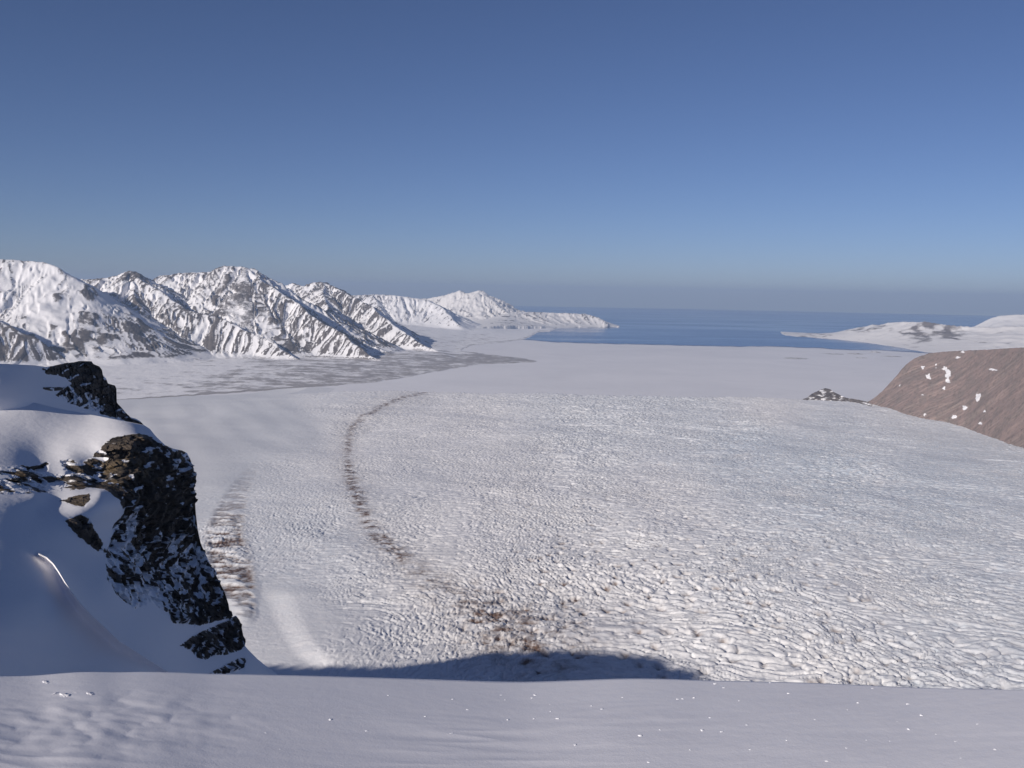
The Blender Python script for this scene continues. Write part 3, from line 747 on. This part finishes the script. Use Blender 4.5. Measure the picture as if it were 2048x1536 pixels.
def build_buttress():
    crest = [(-300, 790), (0, 800), (72, 806), (120, 818), (200, 832), (250, 842), (288, 850), (300, 858), (308, 868), (318, 880), (330, 890), (345, 897), (364, 901), (374, 906), (380, 917), (386, 934), (388, 960), (389, 990), (392, 1030),
             (396, 1062), (402, 1088), (412, 1110), (425, 1138), (438, 1162), (450, 1186), (457, 1208), (460, 1228), (464, 1234), (472, 1231), (479, 1240), (484, 1258), (488, 1278), (488.5, 1290), (497, 1300), (515, 1318), (532, 1332), (560, 1352), (640, 1400)]
    bot = [(-300, 1440), (640, 1440)]
    ctrl = [(-300, 790, 272), (72, 806, 281), (180, 828, 284), (290, 850, 288), (-200, 930, 222), (72, 925, 238), (140, 915, 244), (200, 892, 252), (275, 868, 264), (330, 890, 276), (378, 915, 287), (389, 990, 288), (396, 1062, 286), (440, 1166, 283),
            (460, 1228, 280), (489, 1285, 276), (530, 1330, 272), (100, 965, 224), (200, 965, 236), (300, 950, 254), (300, 1050, 243), (370, 1050, 272), (300, 1140, 236), (390, 1180, 262), (430, 1240, 264), (250, 1040, 226),
            (72, 990, 203), (72, 1020, 196), (150, 1000, 206), (200, 985, 213), (235, 1010, 215), (150, 1070, 192), (205, 1110, 198), (-200, 1000, 186), (72, 1075, 176), (72, 1200, 146), (72, 1330, 140), (200, 1200, 166), (300, 1330, 164), (240, 1150, 192),
            (340, 1240, 205), (400, 1300, 222), (420, 1340, 212), (500, 1345, 245), (-200, 1100, 153), (-200, 1330, 129), (150, 1330, 149), (640, 1400, 262), (500, 1430, 230), (-250, 1430, 126), (250, 1430, 152)]
    u, U, V, R = outline_sheet(crest, bot, ctrl, -300, 640, 1.0, 560, 0, 0, 0, smooth=2e-3, wob=0.0, seed=300)
    shapes = {
        'main': [(72, 932), (95, 925), (110, 937), (128, 944), (122, 922), (140, 918), (160, 930), (178, 918), (200, 900), (212, 884), (226, 876), (250, 871), (278, 867), (300, 873), (318, 884), (345, 897), (372, 900), (384, 915), (392, 940), (396, 1000), (400, 1060), (408, 1090),
                 (420, 1115), (446, 1160), (460, 1195), (466, 1236), (450, 1238), (400, 1250), (345, 1246), (335, 1225), (300, 1205), (268, 1217), (235, 1190), (214, 1155), (212, 1110), (226, 1055), (247, 1022), (238, 998), (212, 980), (180, 976), (130, 982), (60, 986), (-300, 1000), (-300, 930)],
        'lower': [(360, 1291), (390, 1270), (420, 1256), (450, 1244), (470, 1232), (484, 1243), (489, 1268), (493, 1287), (478, 1302), (452, 1309), (430, 1310), (412, 1319), (395, 1316), (385, 1302)],
        'foot': [(418, 1347), (448, 1331), (478, 1316), (493, 1318), (488, 1336), (470, 1342), (450, 1348)],
        'wedge': [(128, 1042), (140, 1036), (166, 1030), (178, 1038), (191, 1062), (208, 1090), (213, 1105), (196, 1101), (160, 1076), (146, 1060)],
        'ledge': [(112, 1004), (148, 992), (178, 987), (180, 1000), (170, 1013), (152, 1012), (138, 1006)],
    }
    nse = fbm2(U / 14, V / 9, 4, 310)
    DENS = [(90, 945, .55), (130, 930, .45), (100, 975, .5), (160, 945, .62), (200, 930, .55), (215, 960, .8), (250, 900, 1.2), (280, 940, 1.1), (340, 920, .75), (365, 930, .55), (385, 960, .95), (350, 960, .9), (300, 1000, 1.2), (360, 1000, 1.15), (330, 1050, 1.2), (380, 1070, .95),
            (250, 990, 1.05), (240, 1045, .45), (232, 1100, .42), (280, 1080, .95), (310, 1120, .8), (340, 1085, .35), (300, 1160, .45), (250, 1150, .5), (260, 1195, .45), (300, 1190, .22), (360, 1140, .5), (400, 1110, .45), (400, 1150, .72), (420, 1190, .8), (350, 1170, .65),
            (380, 1215, .55), (440, 1215, 1.05), (370, 1235, .85), (400, 1240, .95), (430, 1270, .85), (475, 1270, 1.1), (400, 1300, .85), (455, 1335, .6), (180, 1080, 1.2), (160, 1000, 1.1)]
    dens = idw(DENS, U, V, 3.5)
    ids = np.full(U.shape, -1); inside = np.full(U.shape, -99.0)
    for i, (k, poly) in enumerate(shapes.items()):
        sd = -poly_sdf(poly, U, V); ids = np.where(sd > -6, i, ids); inside = np.maximum(inside, sd)
    P0 = at_r(U, V, R)
    disp = rock_disp(P0, 1.0)
    blk = fbm3(P0[..., 0] / 3.2, P0[..., 1] / 3.2, P0[..., 2] / 1.7 + P0[..., 0] * .05, 4, 320)
    rock = 0.5 + (dens - .5) * .8 + 0.75 * blk
    rock = np.minimum(rock - 0.75 * ledges(P0) * sst(1.7, .7, dens), 0.5 + inside / 7.0 + 0.5 * nse)
    solid = sst(-3, 10, inside)
    tt = np.linspace(0, 1, U.shape[0])[:, None]
    edgef = 0.25 + 0.75 * sst(1.0, .985, tt)
    push = solid * edgef * (disp + 0.3) * sst(0.2, 0.7, rock + .3)
    R2 = R - 0.5 * push
    # snow: drifts and one narrow rib that catches the sun
    dr = (1 - solid)
    R2 = R2 + dr * 0.5 * fbm2(U / 120, V / 80, 2, 330) * sst(1, .97, tt)
    RIB = [(78, 1108, 1), (94, 1115, 3), (107, 1127, 4), (118, 1143, 5), (131, 1165, 6), (146, 1187, 6), (162, 1208, 6), (180, 1227, 6), (200, 1246, 5), (240, 1283, 5), (290, 1315, 4), (345, 1350, 3), (420, 1400, 2)]
    d, w = line_dist(RIB, U, V)
    R2 = R2 - (4.0 + w) * np.exp(-np.sqrt((d / (w * 1.6)) ** 2 + .02)) * dr
    P = at_r(U, V, R2)
    P[..., 0] += 0.55 * push * sst(1, .97, tt)
    full = close_sheet(P, 40, 520, 1.9, 90)
    padr = lambda a: np.concatenate([a[:1], a, np.repeat(a[-1:], 40, 0)])
    warm = idw([(230, 900, 1), (280, 900, 1), (300, 930, .9), (245, 950, .8), (330, 950, .3), (150, 1050, .9), (175, 1060, .9), (150, 1000, .6), (300, 1050, .1), (400, 1200, .1), (360, 1000, .1), (130, 940, .3), (420, 1280, .15), (430, 1225, .3)], U, V, 3.5)
    at = {'rock': padr(np.clip(rock, -1, 2)), 'warm': padr(np.clip(warm, 0, 1))}
    Vv = full.reshape(-1, 3); Q = grid_quads(*full.shape[:2])
    idp = np.concatenate([np.full((1, U.shape[1]), -1), ids, np.full((40, U.shape[1]), -1)])
    fo = idp.ravel()[Q].max(1)
    tag(sub_mesh('snow_slope_ground', Vv, Q, fo < 0, M_CLIFF, at), 'steep snow slope and gully around the dark cliff at the left', 'snow slope', kind='structure')
    info = [('rock_cliff', 'tall dark layered rock cliff with snow on its ledges, largest rock at the left', 'cliff'),
            ('rock_outcrop', 'blocky dark outcrop just below the tall cliff, beside the glacier', 'rock'),
            ('rock_outcrop', 'small broken rocks poking out of shaded snow at the foot of the slope', 'rock'),
            ('rock_outcrop', 'brown wedge shaped rock between sunlit snow shoulder and shaded gully', 'rock'),
            ('rock_outcrop', 'low brown rock under the rounded snow cap, above the wedge shaped rock', 'rock')]
    for i, (n, lab, cat) in enumerate(info):
        tag(sub_mesh(n, Vv, Q, fo == i, M_CLIFF, at), lab, cat)
build_buttress()

def build_crag():
    crest = [(-300, 708), (0, 727), (72, 731), (92, 734), (104, 732), (118, 729), (130, 726), (148, 724.5), (158, 722), (183, 722.5), (187, 728), (199, 733), (204, 740), (206, 751), (212, 757), (216, 767), (230, 771), (233, 778), (231, 790), (231, 800), (236, 808), (243, 815), (252, 826),
             (262, 835), (272, 837.5), (280, 842), (287, 849), (296, 858), (330, 890), (360, 915)]
    bot = [(-300, 900), (360, 930)]
    ctrl = [(a, b, c * .97) for a, b, c in [(-300, 708, 282), (72, 731, 306), (160, 722, 358), (205, 745, 366), (232, 785, 374), (262, 835, 372), (296, 858, 368), (72, 800, 292), (-300, 800, 276), (140, 770, 337), (180, 790, 350), (210, 815, 360), (100, 830, 300), (200, 850, 345), (360, 915, 370), (0, 900, 284), (300, 910, 350)]]
    u, U, V, R = outline_sheet(crest, bot, ctrl, -300, 360, 0.9, 230, 0, 0, 0, smooth=2e-3, seed=400)
    poly = [(84, 737), (100, 732), (118, 729), (130, 726), (148, 724), (158, 721), (184, 721), (204, 734), (208, 752), (218, 766), (235, 771), (235, 800), (246, 816), (262, 836), (285, 846), (290, 852), (262, 846), (236, 836), (215, 832), (190, 824), (165, 816), (138, 806), (112, 790), (126, 778), (144, 768), (130, 754), (108, 750), (92, 748)]
    bar = [(86, 775), (130, 774), (126, 780), (104, 781), (86, 778)]
    inside = np.maximum(-poly_sdf(poly, U, V), -poly_sdf(bar, U, V))
    P0 = at_r(U, V, R)
    disp = rock_disp(P0 + 400, 1.1)
    dens = idw([(110, 740, .9), (150, 735, .75), (180, 740, 1.1), (200, 770, 1.1), (220, 790, 1.2), (220, 820, 1.0), (180, 800, .55), (150, 790, .5), (130, 800, .45), (160, 765, .75), (200, 825, .6), (245, 830, .7), (270, 841, .6), (175, 770, .9), (100, 777, 1), (190, 815, .4)], U, V, 3.5)
    blk = fbm3(P0[..., 0] / 3.8, P0[..., 1] / 3.8, P0[..., 2] / 1.7, 4, 420)
    rock = np.minimum(0.5 + (dens - .5) * .8 + 0.8 * blk - 0.7 * ledges(P0 + 400) * sst(1.7, .7, dens), 0.5 + inside / 5 + 0.5 * fbm2(U / 12, V / 8, 4, 421))
    solid = sst(-3, 8, inside); tt = np.linspace(0, 1, U.shape[0])[:, None]
    R2 = R - solid * (0.25 + .75 * sst(1, .97, tt)) * (disp + .6) + (1 - solid) * 0.6 * fbm2(U / 100, V / 50, 2, 422) * sst(1, .95, tt)
    P = at_r(U, V, R2); full = close_sheet(P, 36, 500, 1.9, 120)
    padr = lambda a: np.concatenate([a[:1], a, np.repeat(a[-1:], 36, 0)])
    at = {'rock': padr(np.clip(rock, -1, 2)), 'warm': padr(np.full(U.shape, .15))}
    Vv = full.reshape(-1, 3); Q = grid_quads(*full.shape[:2])
    idp = padr(np.where(inside > -5, 0, -1)); idp[0] = -1; idp[U.shape[0] + 1:] = -1
    fo = idp.ravel()[Q].max(1)
    tag(sub_mesh('shaded_snow_ground', Vv, Q, fo < 0, M_CLIFF, at), 'shaded snow bank behind the sunlit snow shoulder at the left', 'snow slope', kind='structure')
    tag(sub_mesh('rock_crag', Vv, Q, fo == 0, M_CLIFF, at), 'upper dark crag with a squared top standing against the white plain', 'crag')
build_crag()

# ------------------------------------------------------------------ the mountain we stand on
def build_home_mountain():
    d2 = np.array([math.sin(SUN_AZ), math.cos(SUN_AZ)]); q2 = np.array([-d2[1], d2[0]])   # q2 points right of the sun's path
    edge_px = [(380, 1342), (480, 1336), (540, 1330), (580, 1335), (625, 1338), (680, 1333), (740, 1336), (790, 1337), (830, 1330), (880, 1322), (930, 1312), (985, 1302), (1050, 1303), (1100, 1301), (1200, 1305), (1290, 1312), (1325, 1320), (1336, 1335), (1390, 1340), (1406, 1362), (1425, 1390)]
    pts = []
    for (u, v) in edge_px:
        z = -540.0
        for _ in range(6):
            p = at_z(np.array(float(u)), np.array(float(v)), z); z = float(glacier_base(p[0], p[1]))
        pts.append(p)
    pts = np.array(pts)
    a_c = 413.0
    pp = pts[:, :2] @ q2; aa = pts[:, :2] @ d2
    zc = pts[:, 2] + 6 + (a_c - aa) * math.tan(SUN_EL)
    o = np.argsort(pp); pp = pp[o]; zc = zc[o]
    pp = np.concatenate([[pp[0] - 500, pp[0] - 60], pp, [pp[-1] + 60, pp[-1] + 500]])
    zc = np.concatenate([[zc[0] - 420, zc[0] - 30], zc, [zc[-1] - 90, zc[-1] - 520]])
    xs = np.arange(-2300, 1300.1, 14.0); ys = np.arange(-1900, 1150.1, 14.0)
    X, Y = np.meshgrid(xs, ys)
    p = X * q2[0] + Y * q2[1]; a = X * d2[0] + Y * d2[1]
    zp = np.interp(p, pp, zc) - 1.05 * np.abs(a - a_c)
    rid = np.hypot(np.maximum(np.abs(X) - 0, 0), np.maximum(Y + 14, 0))
    rid = np.where(Y < -14, np.abs(X), rid)
    zr = -9 - 0.86 * rid - 0.05 * np.maximum(-Y, 0)
    Z = np.maximum(np.maximum(zp, zr), -640.0)
    Z = Z + np.clip((Z + 600) / 300, 0, 1) * 5 * fbm2(X / 90, Y / 90, 3, 500) * sst(20, 120, np.hypot(X, Y)) * sst(0, 150, np.abs(a - a_c))
    rock = 0.3 + 0.5 * fbm2(X / 70, Y / 70, 4, 501)
    tag(mesh_obj('home_mountain', np.stack([X, Y, Z], -1).reshape(-1, 3), grid_quads(*X.shape), M_MTN, {'rock': rock}), 'snowy mountain whose top throws the long shadow on the glacier', 'mountain', kind='structure')
build_home_mountain()

# foreground snow crest
LIP = [(-400, 1350), (0, 1353), (72, 1352), (120, 1347), (160, 1344), (200, 1344), (235, 1346), (280, 1344), (340, 1345), (420, 1349), (500, 1350), (620, 1353), (780, 1358), (900, 1362), (1000, 1365.5), (1060, 1366), (1140, 1363), (1250, 1358.5), (1330, 1359), (1400, 1362), (1500, 1364), (1600, 1366), (1750, 1372), (1860, 1377), (1980, 1378), (2048, 1380), (2500, 1392)]
_lu = np.arange(-700, 2800, 4.0)
_lv = np.interp(_lu, [c[0] for c in LIP], [c[1] for c in LIP])
_k = np.exp(-np.linspace(-2.5, 2.5, 41) ** 2); _lv = np.convolve(np.pad(_lv, 20, 'edge'), _k / _k.sum(), 'valid')
def near_height(X, Y):
    r = np.hypot(X, Y) + 1e-6
    Pd = np.stack([X / r, Y / r, np.full(X.shape, -0.4)], -1)
    front = np.clip(Y / r, 0, 1)
    U, V = project(Pd); U = np.where(Y / r > .3, U, np.where(X < 0, -400, 2500))
    vl = np.interp(U, _lu, _lv)
    # slope of the sight line that grazes the lip in this direction
    uu = np.clip(U, -400, 2500); d = ray(uu, vl); tl = -d[..., 2] / np.hypot(d[..., 0], d[..., 1])
    rl = 5.6 + 0 * U
    zl = -tl * rl
    q = np.clip(r / rl, 0, 1)
    zin = -1.68 + (zl + 1.68) * q ** 1.35
    e = np.maximum(r - rl, 0)
    zout = zl - (0.34 * e + 0.22 * np.minimum(e, 2.5) ** 2 + 0.9 * np.maximum(e - 1.2, 0))
    zf = np.where(r < rl, zin, zout)
    zb = -1.68 - 0.03 * r - 0.0004 * r * r
    k = sst(-0.15, 0.45, Y / r)
    z = zb * (1 - k) + zf * k
    inner = sst(rl, rl - 2.0, r) * k + (1 - k)
    und = 0.028 * fbm2(X / 2.9, Y / 1.5, 3, 601) + 0.004 * fbm2(X / .9, Y / .45, 2, 602) + 0.007 * sst(-.3, .6, fbm2(X / 2.2, Y / 1.4, 2, 605)) * (1 - 2 * np.abs(pn2(X / .75 + Y * .3, Y / .13 + .35 * X, 604)))
    z = z + inner * und
    # trampled, lumpy patch at the left
    tu = np.exp(-(((X + 2.05) / .6) ** 2 + ((Y - 4.6) / .55) ** 2))
    z = z + inner * tu * (0.07 * np.abs(fbm2(X / .33, Y / .3, 3, 603)) - 0.035)
    return z

def build_foreground():
    az1 = np.concatenate([np.linspace(-180, -38, 72, endpoint=False), np.linspace(-38, 38, 900, endpoint=False), np.linspace(38, 180, 72, endpoint=False)])
    rs = [0.4]
    while rs[-1] < 3.0: rs.append(rs[-1] + .06)
    while rs[-1] < 8: rs.append(rs[-1] + .011)
    while rs[-1] < 42: rs.append(rs[-1] + .8)
    rs = np.array(rs); A, R = np.meshgrid(np.radians(az1), rs)
    X = R * np.sin(A); Y = R * np.cos(A)
    Z = near_height(X, Y)
    tag(mesh_obj('snow_crest_ground', np.stack([X, Y, Z], -1).reshape(-1, 3), grid_quads(len(rs), len(az1), wrap=True), M_NEAR), 'smooth snow crest in the foreground that drops away to the glacier', 'snow', kind='structure')
build_foreground()

# glints of the snow on the crest, put in as tiny bright lumps
def lump(seed, n=3):
    import bmesh
    bm = bmesh.new(); bmesh.ops.create_icosphere(bm, subdivisions=n, radius=1.0)
    rnd = random.Random(seed); ph = [rnd.uniform(0, 6) for _ in range(6)]
    for v in bm.verts:
        c = v.co; k = 1 + .22 * math.sin(3 * c.x + ph[0]) * math.cos(2.7 * c.y + ph[1]) + .16 * math.sin(5 * c.z + 4 * c.x + ph[2]) + .08 * math.sin(9 * c.y + ph[3])
        v.co = (c.x * k * 1.25, c.y * k, c.z * k * .62)
    me = bpy.data.meshes.new('snow_glint'); bm.to_mesh(me); bm.free(); return me
GLINTS = [(1540, 1366), (1448, 1376), (1478, 1402), (1388, 1396), (1064, 1397), (1070, 1391), (1183, 1412), (1204, 1419), (1100, 1409), (1101, 1423), (1420, 1436), (1494, 1451), (1404, 1461), (1115, 1438), (1068, 1438), (1817, 1459), (1843, 1431), (1816, 1409), (1716, 1406), (1795, 1444), (1872, 1469),
          (1733, 1481), (1780, 1483), (1693, 1497), (1654, 1524), (1573, 1481), (1280, 1472), (1297, 1525), (1329, 1519), (1320, 1460), (1912, 1484), (1745, 1377), (1695, 1420), (776, 1391), (905, 1399), (850, 1433), (531, 1467), (733, 1463), (902, 1468), (1010, 1400), (1355, 1399), (1365, 1398), (1577, 1387), (1955, 1449), (1443, 1464), (1922, 1517), (935, 1420), (1002, 1391), (1430, 1368), (1245, 1395), (660, 1440), (1150, 1490), (1015, 1440), (560, 1500), (1380, 1500), (1500, 1500), (1630, 1440), (1990, 1500)]
def on_crest(u, v):
    d = ray(np.array(float(u)), np.array(float(v))); t = 3.0; lo = 1.0
    for k in range(2000):
        p = d * (lo / math.hypot(d[0], d[1]))
        if p[2] < float(near_height(np.array(p[0]), np.array(p[1]))): return p
        lo += .01
        if lo > 9: return None
    return None
protos = [lump(s) for s in (1, 2, 3)]
for m in protos: m.materials.append(M_BIT)
rnd = random.Random(3)
for (u, v) in GLINTS:
    p = on_crest(u, v)
    if p is None: continue
    o = bpy.data.objects.new('snow_glint', protos[rnd.randrange(3)]); COL.objects.link(o)
    s_ = rnd.choice([.004, .005, .006, .008])
    o.location = (p[0], p[1], p[2] + s_ * .25); o.scale = (s_ * .9, s_ * .8, s_ * .6); o.rotation_euler = (0, 0, rnd.uniform(0, 6))
    tag(o, 'tiny bright lump standing for a glint on the foreground snow crest', 'ice grain', 'glint lumps on the snow crest')
clod = lump(9, 4); clod.name = 'snow_clod'; clod.materials.append(M_NEAR)
for (u, v, s_, lab) in ((128, 1391, .034, 'largest snow clod in the trampled patch at the left of the crest'), (108, 1388, .018, 'small snow clod just left of the largest clod'), (150, 1386, .016, 'small snow clod just right of the largest clod'),
                        (178, 1389, .028, 'flat snow clod on the right of the trampled patch'), (90, 1366, .03, 'snow clod nearest the lip, at the left end of the crest')):
    p = on_crest(u, v)
    if p is None: continue
    o = bpy.data.objects.new('snow_clod', clod); COL.objects.link(o); o.location = (p[0], p[1], p[2] - s_ * .02); o.scale = (s_ * .8, s_ * .6, s_ * .32); o.rotation_euler = (0, 0, u)
    tag(o, lab, 'snow clod', 'snow clods on the crest')

# ------------------------------------------------------------------ air
HAZE = 2.7e-5
def build_haze():
    b = 62000.0; z0, z1 = SEA_Z - 30, 420.0
    V = [(-b, -b, z0), (b, -b, z0), (b, b, z0), (-b, b, z0), (-b, -b, z1), (b, -b, z1), (b, b, z1), (-b, b, z1)]
    Q = [(0, 3, 2, 1), (4, 5, 6, 7), (0, 1, 5, 4), (1, 2, 6, 5), (2, 3, 7, 6), (3, 0, 4, 7)]
    m = bpy.data.materials.new('haze'); m.use_nodes = True; t = m.node_tree; t.nodes.clear()
    out = t.nodes.new('ShaderNodeOutputMaterial'); v = t.nodes.new('ShaderNodeVolumePrincipled')
    v.inputs['Color'].default_value = (0.50, 0.66, 0.95, 1); v.inputs['Density'].default_value = HAZE; v.inputs['Anisotropy'].default_value = 0.0
    t.links.new(v.outputs[0], out.inputs['Volume'])
    tag(mesh_obj('haze', V, Q, m, smooth=False), 'thin blue haze over the whole fjord', 'haze', kind='stuff')
if HAZE: build_haze()

# ------------------------------------------------------------------ light
w = bpy.data.worlds.new('World'); SC.world = w; w.use_nodes = True
nt = w.node_tree; bg = nt.nodes['Background']
sky = nt.nodes.new('ShaderNodeTexSky'); sky.sky_type = 'NISHITA'; sky.sun_disc = False
sky.sun_elevation = SUN_EL; sky.sun_rotation = SUN_AZ; sky.altitude = 700; sky.air_density = 0.65; sky.dust_density = 0.6; sky.ozone_density = 4.5
wb = nt.nodes.new('ShaderNodeMix'); wb.data_type = 'RGBA'; wb.blend_type = 'MULTIPLY'; wb.inputs[0].default_value = 1.0
wb.inputs[7].default_value = (1.06, 0.935, 1.0, 1)
nt.links.new(sky.outputs[0], wb.inputs[6]); nt.links.new(wb.outputs[2], bg.inputs[0]); bg.inputs[1].default_value = 0.068
L = bpy.data.lights.new('sun', 'SUN'); L.energy = 4.75; L.angle = math.radians(0.5); L.color = (1.0, 0.925, 0.835)
lo = bpy.data.objects.new('sun', L); COL.objects.link(lo)
lo.rotation_euler = Vector(TO_SUN).to_track_quat('Z', 'Y').to_euler()
SC.view_settings.view_transform = 'Standard'; SC.view_settings.look = 'None'; SC.view_settings.gamma = 1.0; SC.view_settings.exposure = 0.0
SC.view_settings.use_curve_mapping = False

cam = bpy.data.cameras.new('camera'); co = bpy.data.objects.new('camera', cam); COL.objects.link(co)
cam.sensor_width = 36.0; cam.lens = 36.0 * F / 2048.0; cam.clip_start = 0.1; cam.clip_end = 200000.0
co.matrix_world = Matrix(((RIGHT[0], UP[0], -fwd[0], 0), (RIGHT[1], UP[1], -fwd[1], 0), (RIGHT[2], UP[2], -fwd[2], 0), (0, 0, 0, 1)))
SC.camera = co
SC.cycles.volume_bounces = 0
SC.cycles.max_bounces = 6
